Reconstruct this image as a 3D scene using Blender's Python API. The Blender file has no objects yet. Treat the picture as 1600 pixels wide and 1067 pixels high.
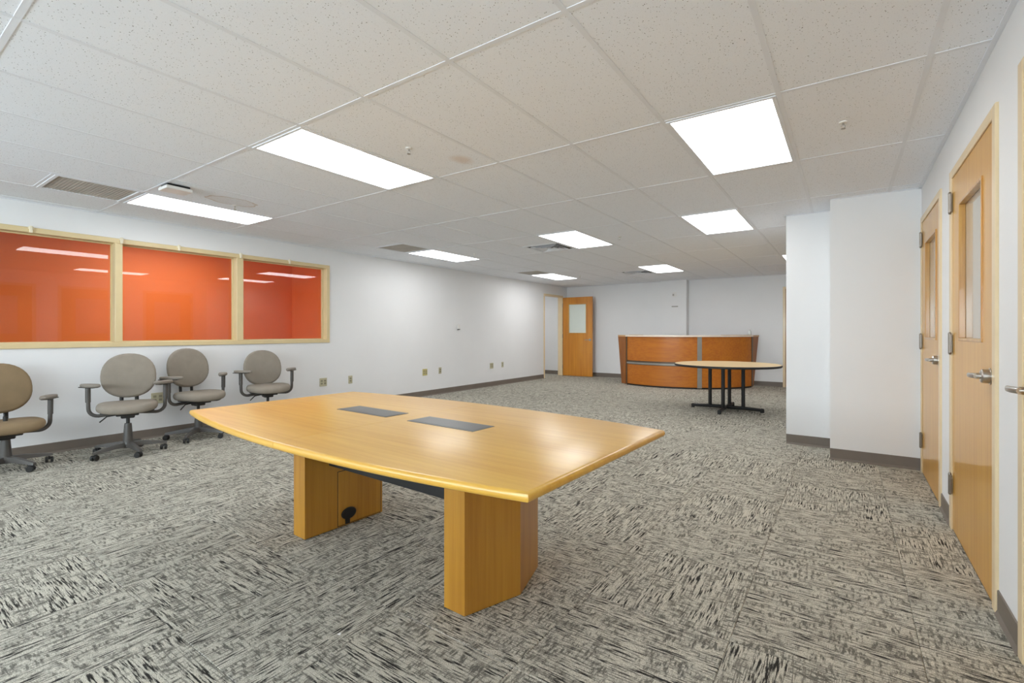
import bpy, bmesh, math, random
from mathutils import Vector, Matrix
random.seed(7)
SC = bpy.context.scene
COL = SC.collection
R = math.radians

# ------------------------------------------------------------------ camera, world, exposure
CAMZ = 1.21
cam_data = bpy.data.cameras.new('camera')
cam = bpy.data.objects.new('camera', cam_data)
COL.objects.link(cam)
cam.location = (0, 0, CAMZ)
cam.rotation_euler = (R(90), 0, 0.608)
cam_data.sensor_width = 36
cam_data.lens = 36 * 752.8 / 1600
cam_data.shift_y = -14.9 / 1600
cam_data.clip_start = 0.02
SC.camera = cam
W = bpy.data.worlds.new('world')
SC.world = W
W.use_nodes = True
W.node_tree.nodes['Background'].inputs[0].default_value = (0.8, 0.85, 0.9, 1)
W.node_tree.nodes['Background'].inputs[1].default_value = 0.3
SC.view_settings.view_transform = 'Standard'
SC.view_settings.look = 'None'
SC.view_settings.gamma = 1
SC.view_settings.use_curve_mapping = False
SC.view_settings.exposure = 0.09
SC.cycles.max_bounces = 14
SC.cycles.diffuse_bounces = 8
SC.cycles.glossy_bounces = 5
SC.cycles.transparent_max_bounces = 16
SC.cycles.sample_clamp_indirect = 8
SC.cycles.caustics_reflective = False
SC.cycles.caustics_refractive = False
PANEL = 9.0          # radiance of the ceiling light lenses
PANEL_COL = (0.975, 0.99, 1.0)


# added fill lamps behind the camera, tilted up to brighten the ceiling
for k, wx in enumerate((-4.9, -2.95, -1.0)):
    ld = bpy.data.lights.new('daylight', 'AREA')
    ld.shape = 'RECTANGLE'; ld.size = 1.6; ld.size_y = 1.3
    ld.energy = 150; ld.color = (0.80, 0.92, 1.0)
    lo = bpy.data.objects.new('daylight', ld)
    COL.objects.link(lo)
    lo.location = (wx, -4.16, 1.55)
    lo.rotation_euler = (R(90 + 48), 0, 0)

# ------------------------------------------------------------------ room numbers
H = 2.467
XL, XR, YF, YB = -6.516, 0.533, 12.08, -4.2
TILE = 0.6096
GX0, GY0 = -1.5185, 1.6714       # origin of the ceiling grid (2 ft x 4 ft)


def gx(i): return GX0 + i * TILE
def gy(j): return GY0 + j * 2 * TILE


# ------------------------------------------------------------------ materials
def new_mat(name):
    m = bpy.data.materials.new(name)
    m.use_nodes = True
    nt = m.node_tree
    return m, nt, nt.nodes['Principled BSDF'], nt.nodes, nt.links


def lin(c):
    def f(v):
        v /= 255.0
        return v / 12.92 if v <= 0.04045 else ((v + 0.055) / 1.055) ** 2.4
    return (f(c[0]), f(c[1]), f(c[2]), 1)


def obj_coords(nt, scale=(1, 1, 1), rnd=0.0):
    n, l = nt.nodes, nt.links
    tc = n.new('ShaderNodeTexCoord')
    mp = n.new('ShaderNodeMapping')
    mp.inputs['Scale'].default_value = scale
    src = tc.outputs['Object']
    if rnd:
        oi = n.new('ShaderNodeObjectInfo')
        mu = n.new('ShaderNodeMath'); mu.operation = 'MULTIPLY'; mu.inputs[1].default_value = rnd
        l.new(oi.outputs['Random'], mu.inputs[0])
        ad = n.new('ShaderNodeVectorMath'); ad.operation = 'ADD'
        l.new(src, ad.inputs[0]); l.new(mu.outputs[0], ad.inputs[1])
        src = ad.outputs[0]
    l.new(src, mp.inputs['Vector'])
    return mp.outputs[0]


def noise(nt, vec, scale=1, detail=3, rough=0.5):
    t = nt.nodes.new('ShaderNodeTexNoise')
    t.inputs['Scale'].default_value = scale
    t.inputs['Detail'].default_value = detail
    t.inputs['Roughness'].default_value = rough
    nt.links.new(vec, t.inputs['Vector'])
    return t.outputs['Fac']


def ramp(nt, fac, stops):
    r = nt.nodes.new('ShaderNodeValToRGB')
    e = r.color_ramp.elements
    while len(e) < len(stops): e.new(0.5)
    for k, (p, c) in enumerate(stops):
        e[k].position = p
        e[k].color = c if len(c) == 4 else (*c, 1)
    nt.links.new(fac, r.inputs[0])
    return r.outputs[0]


def mathn(nt, op, a, b=None):
    m = nt.nodes.new('ShaderNodeMath'); m.operation = op
    for k, v in enumerate((a, b)):
        if v is None: continue
        if isinstance(v, (int, float)): m.inputs[k].default_value = v
        else: nt.links.new(v, m.inputs[k])
    return m.outputs[0]


def mixc(nt, fac, a, b):
    m = nt.nodes.new('ShaderNodeMix'); m.data_type = 'RGBA'
    for k, v in ((0, fac), (6, a), (7, b)):
        if isinstance(v, (int, float)): m.inputs[k].default_value = v
        elif isinstance(v, tuple): m.inputs[k].default_value = v
        else: nt.links.new(v, m.inputs[k])
    return m.outputs[2]


def bump(nt, height, strength=0.2, dist=0.01):
    b = nt.nodes.new('ShaderNodeBump')
    b.inputs['Strength'].default_value = strength
    b.inputs['Distance'].default_value = dist
    nt.links.new(height, b.inputs['Height'])
    nt.links.new(b.outputs[0], nt.nodes['Principled BSDF'].inputs['Normal'])


def plain(name, col, rough=0.5, metal=0.0, coat=0.0, var=0.06, vscale=8, coat_rough=0.1, bmp=0.0, bscale=300):
    m, nt, p, n, l = new_mat(name)
    c = lin(col)
    v = obj_coords(nt)
    f = noise(nt, v, vscale, 4)
    lo = tuple(x * (1 - var) for x in c[:3]) + (1,)
    hi = tuple(min(1, x * (1 + var)) for x in c[:3]) + (1,)
    l.new(ramp(nt, f, [(0.3, lo), (0.7, hi)]), p.inputs['Base Color'])
    p.inputs['Roughness'].default_value = rough
    p.inputs['Metallic'].default_value = metal
    p.inputs['Coat Weight'].default_value = coat
    p.inputs['Coat Roughness'].default_value = coat_rough
    if bmp:
        bump(nt, noise(nt, v, bscale, 2), bmp, 0.002)
    return m


def wood(name, light, dark, axis, rough=0.35, coat=0.4, coat_rough=0.12, dens=38, along=1.6, figure=0.35):
    """veneer with the grain along one local axis"""
    m, nt, p, n, l = new_mat(name)
    sc = [dens, dens, dens]; sc['xyz'.index(axis)] = along
    f1 = noise(nt, obj_coords(nt, tuple(sc)), 1, 5, 0.6)
    sc2 = [5.0, 5.0, 5.0]; sc2['xyz'.index(axis)] = 0.7
    f2 = noise(nt, obj_coords(nt, tuple(sc2)), 1, 3, 0.5)
    f = mathn(nt, 'ADD', mathn(nt, 'MULTIPLY', f1, 1 - figure), mathn(nt, 'MULTIPLY', f2, figure))
    c = ramp(nt, f, [(0.36, lin(dark)), (0.62, lin(light))])
    l.new(c, p.inputs['Base Color'])
    p.inputs['Roughness'].default_value = rough
    p.inputs['Coat Weight'].default_value = coat
    p.inputs['Coat Roughness'].default_value = coat_rough
    return m


def carpet_mat():
    m, nt, p, n, l = new_mat('carpet')
    a = noise(nt, obj_coords(nt, (11, 150, 1), 37), 1, 3, 0.6)
    b = noise(nt, obj_coords(nt, (85, 24, 1), 91), 1, 2, 0.55)
    k = noise(nt, obj_coords(nt, (6, 14, 1), 53), 1, 2)
    fine = noise(nt, obj_coords(nt, (260, 420, 1), 11), 1, 1)
    mask = ramp(nt, k, [(0.44, (0, 0, 0)), (0.56, (1, 1, 1))])
    s1 = ramp(nt, a, [(0.42, (1, 1, 1)), (0.52, (0, 0, 0))])
    s2 = ramp(nt, b, [(0.40, (1, 1, 1)), (0.53, (0, 0, 0))])
    s2 = mathn(nt, 'MULTIPLY', s2, 0.75)
    d = mixc(nt, mask, s1, s2)
    d = mathn(nt, 'MAXIMUM', d, mathn(nt, 'MULTIPLY', s1, 0.62))
    col = mixc(nt, d, CARPET_LIGHT, CARPET_DARK)
    fc = ramp(nt, fine, [(0.3, (0.5, 0.5, 0.5)), (0.7, (1.35, 1.35, 1.35))])
    mu = n.new('ShaderNodeMix'); mu.data_type = 'RGBA'; mu.blend_type = 'MULTIPLY'
    mu.inputs[0].default_value = 1.0
    l.new(col, mu.inputs[6]); l.new(fc, mu.inputs[7])
    l.new(mu.outputs[2], p.inputs['Base Color'])
    p.inputs['Roughness'].default_value = 1.0
    p.inputs['Specular IOR Level'].default_value = 0.05
    bump(nt, fine, 0.5, 0.004)
    return m


CARPET_LIGHT = lin((196, 191, 177))
CARPET_DARK = lin((54, 52, 50))


def ceiling_mat(name, stains=()):
    m, nt, p, n, l = new_mat(name)
    base = lin((237, 240, 246))
    v1 = obj_coords(nt, (1, 1, 1), 40)
    vo = n.new('ShaderNodeTexVoronoi'); vo.feature = 'F1'; vo.inputs['Scale'].default_value = 95
    vo.inputs['Randomness'].default_value = 1.0
    l.new(v1, vo.inputs['Vector'])
    wob = noise(nt, v1, 130, 2)
    dist = mathn(nt, 'ADD', vo.outputs['Distance'], mathn(nt, 'MULTIPLY', mathn(nt, 'SUBTRACT', wob, 0.5), 0.9))
    hole = ramp(nt, dist, [(0.05, (1, 1, 1)), (0.13, (0, 0, 0))])
    f2 = noise(nt, v1, 330, 2)
    h2 = ramp(nt, f2, [(0.29, (1, 1, 1)), (0.35, (0, 0, 0))])
    h = mathn(nt, 'MAXIMUM', hole, mathn(nt, 'MULTIPLY', h2, 0.3))
    col = mixc(nt, h, base, lin((88, 85, 82)))
    for (sx, sy, rx, ry, ring, sc) in stains:
        tc = n.new('ShaderNodeTexCoord')
        mp = n.new('ShaderNodeMapping'); mp.vector_type = 'POINT'
        mp.inputs['Scale'].default_value = (1 / rx, 1 / ry, 0)
        mp.inputs['Location'].default_value = (-sx / rx, -sy / ry, 0)
        l.new(tc.outputs['Object'], mp.inputs[0])
        ln = n.new('ShaderNodeVectorMath'); ln.operation = 'LENGTH'
        l.new(mp.outputs[0], ln.inputs[0])
        w = mathn(nt, 'ADD', ln.outputs['Value'], mathn(nt, 'MULTIPLY', noise(nt, tc.outputs['Object'], 7, 3), 0.5))
        if ring:
            f = ramp(nt, w, [(0.9, (0.16, 0.16, 0.16)), (1.16, (0.75, 0.75, 0.75)), (1.26, (0, 0, 0))])
        else:
            f = ramp(nt, w, [(0.5, (0.4, 0.4, 0.4)), (1.2, (0, 0, 0))])
        col = mixc(nt, f, col, lin(sc))
    l.new(col, p.inputs['Base Color'])
    p.inputs['Roughness'].default_value = 0.95
    p.inputs['Specular IOR Level'].default_value = 0.1
    bump(nt, mathn(nt, 'SUBTRACT', 1.0, h), 0.35, 0.003)
    return m


def glass_mat(name='window_glass', f0=0.04, tint=(0.97, 0.98, 0.97, 1)):
    m = bpy.data.materials.new(name); m.use_nodes = True
    nt = m.node_tree; n, l = nt.nodes, nt.links
    n.clear()
    out = n.new('ShaderNodeOutputMaterial')
    tr = n.new('ShaderNodeBsdfTransparent'); tr.inputs[0].default_value = tint
    gl = n.new('ShaderNodeBsdfGlossy'); gl.inputs['Roughness'].default_value = 0.0
    lw = n.new('ShaderNodeLayerWeight'); lw.inputs[0].default_value = 0.5
    f = mathn(nt, 'POWER', lw.outputs['Facing'], 5.0)
    f = mathn(nt, 'ADD', mathn(nt, 'MULTIPLY', f, 1 - f0), f0)
    mx = n.new('ShaderNodeMixShader')
    l.new(f, mx.inputs[0]); l.new(tr.outputs[0], mx.inputs[1]); l.new(gl.outputs[0], mx.inputs[2])
    l.new(mx.outputs[0], out.inputs[0])
    return m


def emit_mat(name, col, strength):
    m = bpy.data.materials.new(name); m.use_nodes = True
    nt = m.node_tree; n, l = nt.nodes, nt.links
    n.clear()
    out = n.new('ShaderNodeOutputMaterial')
    e = n.new('ShaderNodeEmission')
    v = obj_coords(nt, (1, 0.15, 1))
    f = noise(nt, v, 6, 2)
    c = ramp(nt, f, [(0.3, tuple(x * 0.92 for x in col)), (0.7, col)])
    l.new(c, e.inputs[0])
    e.inputs[1].default_value = strength
    l.new(e.outputs[0], out.inputs[0])
    return m


M = {}
M['wall'] = plain('white_wall_paint', (226, 226, 226), 0.55, var=0.012, vscale=2, bmp=0.05, bscale=140)
M['orange'] = plain('orange_wall_paint', (234, 112, 44), 0.6, var=0.03, vscale=2)
M['carpet'] = carpet_mat()
M['ceil'] = ceiling_mat('ceiling_tile')
M['grid'] = plain('white_grid_metal', (227, 230, 236), 0.6, var=0.02)
M['base'] = plain('taupe_rubber', (112, 102, 92), 0.5, var=0.05)
M['frame'] = plain('tan_frame_paint', (220, 198, 160), 0.4, var=0.03, coat=0.2)
M['wframe'] = plain('khaki_window_frame', (214, 194, 150), 0.4, var=0.03)
M['door'] = wood('maple_door_veneer', (214, 160, 60), (198, 140, 42), 'z', 0.34, 0.45, 0.05, dens=30, along=1.0)
M['bead'] = wood('maple_bead', (208, 162, 86), (176, 122, 54), 'z', 0.35, 0.5, 0.1)
M['door_far'] = wood('amber_door_veneer', (206, 138, 44), (178, 106, 24), 'z', 0.35, 0.6, 0.1, dens=24, along=0.8, figure=0.5)
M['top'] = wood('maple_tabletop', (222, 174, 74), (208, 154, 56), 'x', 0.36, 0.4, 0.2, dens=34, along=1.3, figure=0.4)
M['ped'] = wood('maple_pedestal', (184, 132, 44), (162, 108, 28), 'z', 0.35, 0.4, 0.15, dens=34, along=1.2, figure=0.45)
M['desk'] = wood('cherry_desk_panel', (190, 113, 20), (172, 93, 12), 'x', 0.45, 0.15, 0.15, dens=30, along=1.2)
M['desk_side'] = wood('cherry_desk_gable', (152, 92, 34), (130, 72, 20), 'z', 0.45, 0.2, 0.2)
M['desk_top'] = plain('pale_counter', (232, 218, 200), 0.35)
M['desk_cap'] = plain('tan_counter_cap', (186, 148, 104), 0.4)
M['round'] = plain('pale_maple_laminate', (238, 206, 150), 0.35, var=0.03, vscale=5)
M['black'] = plain('black_powder_coat', (18, 17, 17), 0.55)
M['darkmetal'] = plain('charcoal_plastic', (78, 74, 70), 0.42, var=0.05)
M['chairblack'] = plain('black_chair_plastic', (34, 32, 30), 0.45)
M['fabric'] = plain('taupe_fabric', (138, 129, 117), 0.95, var=0.05, vscale=14, bmp=0.4, bscale=420)
M['fabric_tan'] = plain('tan_brown_fabric', (134, 114, 86), 0.95, var=0.06, vscale=10, bmp=0.4, bscale=420)
M['pad'] = plain('taupe_arm_pad', (128, 120, 110), 0.7)
M['steel'] = plain('brushed_steel', (190, 186, 180), 0.28, metal=1.0)
M['hinge'] = plain('satin_hinge_steel', (150, 143, 134), 0.35, metal=1.0)
M['grey_strip'] = plain('grey_metal_strip', (150, 146, 138), 0.4, metal=0.3)
M['brown_strip'] = plain('bronze_metal_strip', (104, 84, 66), 0.45, metal=0.2)
M['hatch'] = plain('dark_grey_hatch', (84, 83, 82), 0.35, coat=0.2)
M['almond'] = plain('almond_plastic', (184, 178, 150), 0.45)
M['yellowed'] = plain('yellowed_plastic', (188, 176, 112), 0.45)
M['ivory'] = plain('ivory_socket', (150, 144, 122), 0.5)
M['socket_dark'] = plain('dark_slot', (58, 54, 48), 0.6)
M['white_plastic'] = plain('white_plastic', (226, 224, 220), 0.4)
M['pale_clip'] = plain('clear_clip', (226, 216, 190), 0.3)
M['grille'] = plain('dusty_grille', (186, 180, 172), 0.7, var=0.1, vscale=4, bmp=0.6, bscale=160)
M['vent_dark'] = plain('duct_dark', (32, 30, 28), 0.8)
M['glass'] = glass_mat()
M['door_glass'] = glass_mat('vision_glass', 0.05, (0.9, 0.93, 0.91, 1))
M['frost'] = plain('frosted_glass', (214, 222, 214), 0.25, var=0.01, coat=0.5)
M['frost_dim'] = plain('frosted_beige_glass', (178, 172, 158), 0.2, var=0.01, coat=0.8, coat_rough=0.04)
M['lens'] = emit_mat('lit_lens', PANEL_COL, PANEL)
M['lens_far'] = emit_mat('lit_lens_bright', PANEL_COL, 12.5)
M['lens_mid'] = emit_mat('lit_lens_mid', PANEL_COL, 10.5)
M['fill_lens'] = emit_mat('lit_lens_next_room', PANEL_COL, 10.5)
M['fill_lens_office'] = emit_mat('lit_lens_office', PANEL_COL, 30.0)
M['beige'] = plain('beige_room_paint', (206, 198, 184), 0.7, var=0.02)
M['bottle'] = plain('clear_bottle', (206, 210, 208), 0.2, coat=0.5)


# ------------------------------------------------------------------ mesh helpers
class MB:
    def __init__(self):
        self.b = bmesh.new()

    def box(self, x0, x1, y0, y1, z0, z1, bev=0.0, seg=1, mat=None):
        bm = self.b
        vs = [bm.verts.new((x, y, z)) for x in (x0, x1) for y in (y0, y1) for z in (z0, z1)]
        if mat is not None:
            for v in vs: v.co = mat @ v.co
        q = lambda *i: bm.faces.new([vs[k] for k in i])
        fs = [q(0, 1, 3, 2), q(4, 6, 7, 5), q(0, 4, 5, 1), q(2, 3, 7, 6), q(0, 2, 6, 4), q(1, 5, 7, 3)]
        if bev:
            es = list({e for f in fs for e in f.edges})
            bmesh.ops.bevel(bm, geom=es, offset=bev, segments=seg, affect='EDGES', profile=0.5)
        return self

    def prism(self, pts, z0, z1, bev=0.0, seg=2):
        bm = self.b
        a = [bm.verts.new((x, y, z0)) for x, y in pts]
        c = [bm.verts.new((x, y, z1)) for x, y in pts]
        n = len(pts)
        fs = [bm.faces.new(list(reversed(a))), bm.faces.new(c)]
        for k in range(n):
            fs.append(bm.faces.new([a[k], a[(k + 1) % n], c[(k + 1) % n], c[k]]))
        bmesh.ops.recalc_face_normals(bm, faces=fs)
        if bev:
            es = [e for e in set(fs[0].edges) | set(fs[1].edges)]
            bmesh.ops.bevel(bm, geom=es, offset=bev, segments=seg, affect='EDGES', profile=0.5)
        return self

    def ring(self, loops, close=True, cap=True):
        """skin a list of equally long vertex loops"""
        bm = self.b
        L = [[bm.verts.new(p) for p in lp] for lp in loops]
        n = len(L[0])
        fs = []
        for a, c in zip(L, L[1:]):
            for k in range(n if close else n - 1):
                fs.append(bm.faces.new([a[k], a[(k + 1) % n], c[(k + 1) % n], c[k]]))
        if cap:
            fs.append(bm.faces.new(list(reversed(L[0])))); fs.append(bm.faces.new(L[-1]))
        bmesh.ops.recalc_face_normals(bm, faces=fs)
        return self

    def lathe(self, prof, c=(0, 0, 0), n=20, axis='z'):
        loops = []
        for r, h in prof:
            lp = []
            for k in range(n):
                a = 2 * math.pi * k / n
                u, v = r * math.cos(a), r * math.sin(a)
                p = {'z': (u, v, h), 'x': (h, u, v), 'y': (v, h, u)}[axis]
                lp.append((p[0] + c[0], p[1] + c[1], p[2] + c[2]))
            loops.append(lp)
        return self.ring(loops)

    def tube(self, pts, r, n=10, ry=None):
        """round (or elliptical) tube along a polyline; r may be a list"""
        P = [Vector(p) for p in pts]
        loops = []
        up = None
        for k, p in enumerate(P):
            t = ((P[min(k + 1, len(P) - 1)] - P[max(k - 1, 0)])).normalized()
            if up is None:
                up = Vector((0, 0, 1)) if abs(t.z) < 0.9 else Vector((1, 0, 0))
            s = t.cross(up).normalized()
            up = s.cross(t).normalized()
            rr = r[k] if isinstance(r, (list, tuple)) else r
            r2 = rr if ry is None else ry
            loops.append([p + s * rr * math.cos(2 * math.pi * q / n) + up * r2 * math.sin(2 * math.pi * q / n) for q in range(n)])
        return self.ring(loops)

    def build(self, name, mat, parent=None, smooth=False, loc=None, rotz=None):
        me = bpy.data.meshes.new(name)
        self.b.to_mesh(me); self.b.free()
        me.materials.append(mat)
        if smooth:
            for p in me.polygons: p.use_smooth = True
        o = bpy.data.objects.new(name, me)
        COL.objects.link(o)
        if smooth and smooth != 'all':
            md = None
            me.set_sharp_from_angle(angle=R(40))
        if parent: o.parent = parent
        if loc: o.location = loc
        if rotz: o.rotation_euler.z = rotz
        return o


def tag(o, label, cat=None, group=None, kind=None):
    o['label'] = label
    if cat: o['category'] = cat
    if group: o['group'] = group
    if kind: o['kind'] = kind
    return o


def thing(name, label, cat, loc=(0, 0, 0), rotz=0.0, group=None, kind=None):
    o = bpy.data.objects.new(name, None)
    o.empty_display_size = 0.1
    COL.objects.link(o)
    o.location = loc; o.rotation_euler = (0, 0, rotz)
    return tag(o, label, cat, group, kind)


def struct(o, label):
    o['kind'] = 'structure'; o['label'] = label; o['category'] = o.name.split('_')[0].split('.')[0]
    return o


def dup(o, name=None, parent=None):
    c = o.copy(); COL.objects.link(c)
    if parent is not None: c.parent = parent
    return c


def copy_tree(o, parent=None):
    c = o.copy(); COL.objects.link(c)
    if parent is not None: c.parent = parent
    for ch in list(o.children): copy_tree(ch, c)
    return c


def wall_grid(mb, axis, p0, p1, u0, u1, z0, z1, holes):
    """wall slab between p0 and p1 on one axis, with rectangular openings (u0,u1,z0,z1)"""
    us = sorted({u0, u1, *[h[0] for h in holes], *[h[1] for h in holes]})
    us = [u for u in us if u0 <= u <= u1]
    for a, b in zip(us, us[1:]):
        um = (a + b) / 2
        cuts = sorted([(h[2], h[3]) for h in holes if h[0] <= um <= h[1]])
        z = z0
        for (c, d) in cuts + [(z1, z1)]:
            if c > z + 1e-5:
                if axis == 'x': mb.box(p0, p1, a, b, z, c)
                else: mb.box(a, b, p0, p1, z, c)
            z = max(z, d)
    return mb


# ================================================================== SETTING
# ---- floor
FX = XL - 0.02
floor = MB().box(XL - 3.3, XR + 2.4, YB - 0.1, YF + 0.15, -0.06, -0.006).build('floor', M['carpet'])
struct(floor, 'dark and beige streaked carpet tile floor of the whole room')
S = TILE - 0.0012


def tile_mesh(x0, x1, y0, y1):
    mb = MB()
    cx, cy = (x0 + x1) / 2, (y0 + y1) / 2
    a, b = (x1 - x0) / 2, (y1 - y0) / 2
    e = 0.0022
    mb.ring([[(-a, -b, -0.006), (a, -b, -0.006), (a, b, -0.006), (-a, b, -0.006)],
             [(-a, -b, -0.0022), (a, -b, -0.0022), (a, b, -0.0022), (-a, b, -0.0022)],
             [(-a + e, -b + e, 0), (a - e, -b + e, 0), (a - e, b - e, 0), (-a + e, b - e, 0)]])
    return mb, cx, cy


tile_proto = None
TX, TY = 0.230, 2.648
BLK = [(-0.135, XR, 5.5, 7.35), (-0.545, -0.135, 6.0, 7.35)]
nt_ = 0
for i in range(-12, 1):
    for j in range(-5, 17):
        x0, y0 = TX + i * TILE, TY + j * TILE
        x1, y1 = x0 + TILE, y0 + TILE
        cx0, cx1 = max(x0, XL), min(x1, XR)
        cy0, cy1 = max(y0, -1.0), min(y1, YF)
        if cx1 - cx0 < 0.01 or cy1 - cy0 < 0.01: continue
        fx, fy = (cx0 + cx1) / 2, (cy0 + cy1) / 2
        if max(-0.571 * x + 0.821 * y for x in (cx0, cx1) for y in (cy0, cy1)) < 1.5: continue
        # outside the picture, or behind the corner block
        def pix(x, y):
            d = -0.571 * x + 0.821 * y
            return 800 + 752.8 * (0.821 * x + 0.571 * y) / d if d > 0.2 else None
        pxs = [pix(x, y) for x in (cx0, cx1) for y in (cy0, cy1)]
        if None not in pxs and (max(pxs) < -20 or min(pxs) > 1640): continue
        if any(cx0 > b[0] - 0.02 and cy0 > b[2] - 0.02 for b in BLK): continue
        quarter = (i + j) % 2 if random.random() < 0.72 else random.randint(0, 1)
        if abs(cx1 - cx0 - TILE) < 1e-6 and abs(cy1 - cy0 - TILE) < 1e-6:
            if tile_proto is None:
                mb, _, _ = tile_mesh(0, S, 0, S)
                tile_proto = o = mb.build('carpet_tile', M['carpet'], floor)
            else:
                o = dup(tile_proto, parent=floor)
            o.location = (fx, fy, 0)
            o.rotation_euler = (0, 0, R(90) * quarter + (R(180) if random.random() < 0.5 else 0))
        else:
            w, h = cx1 - cx0 - 0.0012, cy1 - cy0 - 0.0012
            if quarter: w, h = h, w
            mb, _, _ = tile_mesh(0, w, 0, h)
            o = mb.build('carpet_tile', M['carpet'], floor, loc=(fx, fy, 0))
            o.rotation_euler = (0, 0, R(90) * quarter)
        nt_ += 1

# ---- walls
T = 0.12
WIN = (-1.15, 4.461, 1.048, 2.226)
DL = (10.86, 11.80, 0, 2.165)
o = wall_grid(MB(), 'x', XL - T, XL, YB, YF, 0, H + 0.03, [WIN, (DL[0] - 0.05, DL[1] + 0.05, 0, DL[3] + 0.05)]).build('wall_left', M['wall'])
struct(o, 'long white wall on the left with the interior window strip')
D1 = (2.885, 4.022, 0, 2.198)
D2 = (4.395, 5.46, 0, 2.195)
D3 = (1.45, 2.552, 0, 2.205)
o = wall_grid(MB(), 'x', XR, XR + T, YB, 5.5, 0, H + 0.03, [D1, D2, D3]).build('wall_right', M['wall'])
struct(o, 'white wall on the right with the row of wooden doors')
FD = (-1.16, -0.16, 0, 2.20)
o = wall_grid(MB(), 'y', YF, YF + T, XL - 3.3, XR + 2.4, 0, H + 0.03, [FD]).build('wall_far', M['wall'])
struct(o, 'white wall at the far end behind the reception desk')
o = wall_grid(MB(), 'y', YB - T, YB, XL - T, XR + T, 0, H + 0.03, [(wx - 0.8, wx + 0.8, 0.9, 2.2) for wx in (-4.9, -2.95, -1.0)]).build('wall_back', M['wall'])
struct(o, 'white end wall with three made-up windows on the near side of the room')
for k, wx in enumerate((-4.9, -2.95, -1.0)):  # out-of-view windows made up to go with the fill lamps
    wn = thing('window_%d' % (k + 2), 'made-up window for the fill lamp in the near end wall, number %d from the left wall' % (k + 1), 'window', (wx, YB - T / 2, 0), kind='structure')
    for q in ((-0.8, 0.8, 0.9, 0.95), (-0.8, 0.8, 2.15, 2.2), (-0.8, -0.75, 0.95, 2.15), (0.75, 0.8, 0.95, 2.15)):
        MB().box(q[0], q[1], -0.03, 0.03, q[2], q[3], 0.003).build('frame_bar', M['white_plastic'], wn)
    MB().box(-0.75, 0.75, -0.003, 0.003, 0.95, 2.15).build('pane', M['glass'], wn)
# corner block on the right (two stepped faces)
mb = MB()
mb.prism([(-0.135, 5.5), (XR + T, 5.5), (XR + T, 7.35), (-0.545, 7.35), (-0.545, 6.0), (-0.135, 6.0)], 0, H)
o = mb.build('wall_corner', M['wall'])
struct(o, 'white stepped wall block projecting beside the second door')
o = MB().box(XR + 0.6, XR + 0.6 + T, 7.35, YF, 0, H + 0.03).box(XR + T, XR + 0.6 + T, 7.35 - T, 7.35, 0, H + 0.03).build('wall_recess', M['wall'])
struct(o, 'white wall of the recess behind the stepped block')
# column on the far wall
CX0, CX1 = -3.80, -3.17
o = MB().box(CX0, CX1, YF - 0.2, YF, 0, H).build('wall_column', M['wall'])
struct(o, 'shallow white column on the far wall behind the reception desk')

# corridor beyond the open door
o = MB().box(-9.3, -9.2, 8.5, YF, 0, H + 0.03).box(-9.3, XL - T, 8.4, 8.5, 0, H + 0.03).build('wall_corridor', M['wall'])
struct(o, 'white corridor wall beyond the open far door')
# orange room behind the window
OX, OY = XL - 2.0, 5.04
o = MB().box(OX - T, OX, YB, OY + T, 0, H + 0.03).box(OX, XL - T, OY, OY + T, 0, H + 0.03).box(OX, XL - T, YB - T, YB, 0, H + 0.03).build('wall_orange', M['orange'])
struct(o, 'orange walls of the next room seen through the window strip')
# rooms behind the right-hand doors
o = MB().box(XR + 2.3, XR + 2.4, YB, 5.5, 0, H + 0.03).box(XR + T, XR + 2.4, YB - 0.1, YB, 0, H + 0.03).box(XR + T, XR + 2.4, 5.5, 5.6, 0, H + 0.03).build('wall_office', M['beige'])
struct(o, 'beige office walls behind the glazed doors on the right')

# ---- ceiling: slab, lay-in tiles, tee grid
ceil = MB().box(XL - 3.3, XR + 2.4, YB - 0.1, YF + 0.15, H + 0.03, H + 0.08).build('ceiling', M['ceil'])
struct(ceil, 'white suspended ceiling of speckled two by four foot tiles')
LIGHTS = [(-3, 0), (1, 1), (-7, 0), (-7, 3), (-3, 3), (0, 3), (-7, 6), (-3, 6), (1, 6),
          (-7, -3)]  # extra panel behind the camera, added for its light
HALF_VENTS = [(-7, -1, 1), (-7, 2, 1), (-7, 5, 1), (-4, 3, 1), (-4, 6, 1)]   # column, row, upper half
STAIN = {(-6, 0): M.setdefault('ceil_stain', ceiling_mat('ceiling_tile_water_stain', [(0.0, 0.0, 0.19, 0.30, True, (176, 146, 112))])),
         (-2, 0): M.setdefault('ceil_stain_b', ceiling_mat('ceiling_tile_faint_stain', [(0.12, 0.40, 0.13, 0.16, False, (206, 176, 152))]))}
TZ = H + 0.0025


def ctile_mesh(a, b):
    e = 0.004
    return MB().ring([[(-a, -b, 0.015), (a, -b, 0.015), (a, b, 0.015), (-a, b, 0.015)],
                      [(-a, -b, 0.002), (a, -b, 0.002), (a, b, 0.002), (-a, b, 0.002)],
                      [(-a + e, -b + e, 0), (a - e, -b + e, 0), (a - e, b - e, 0), (-a + e, b - e, 0)]])


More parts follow.
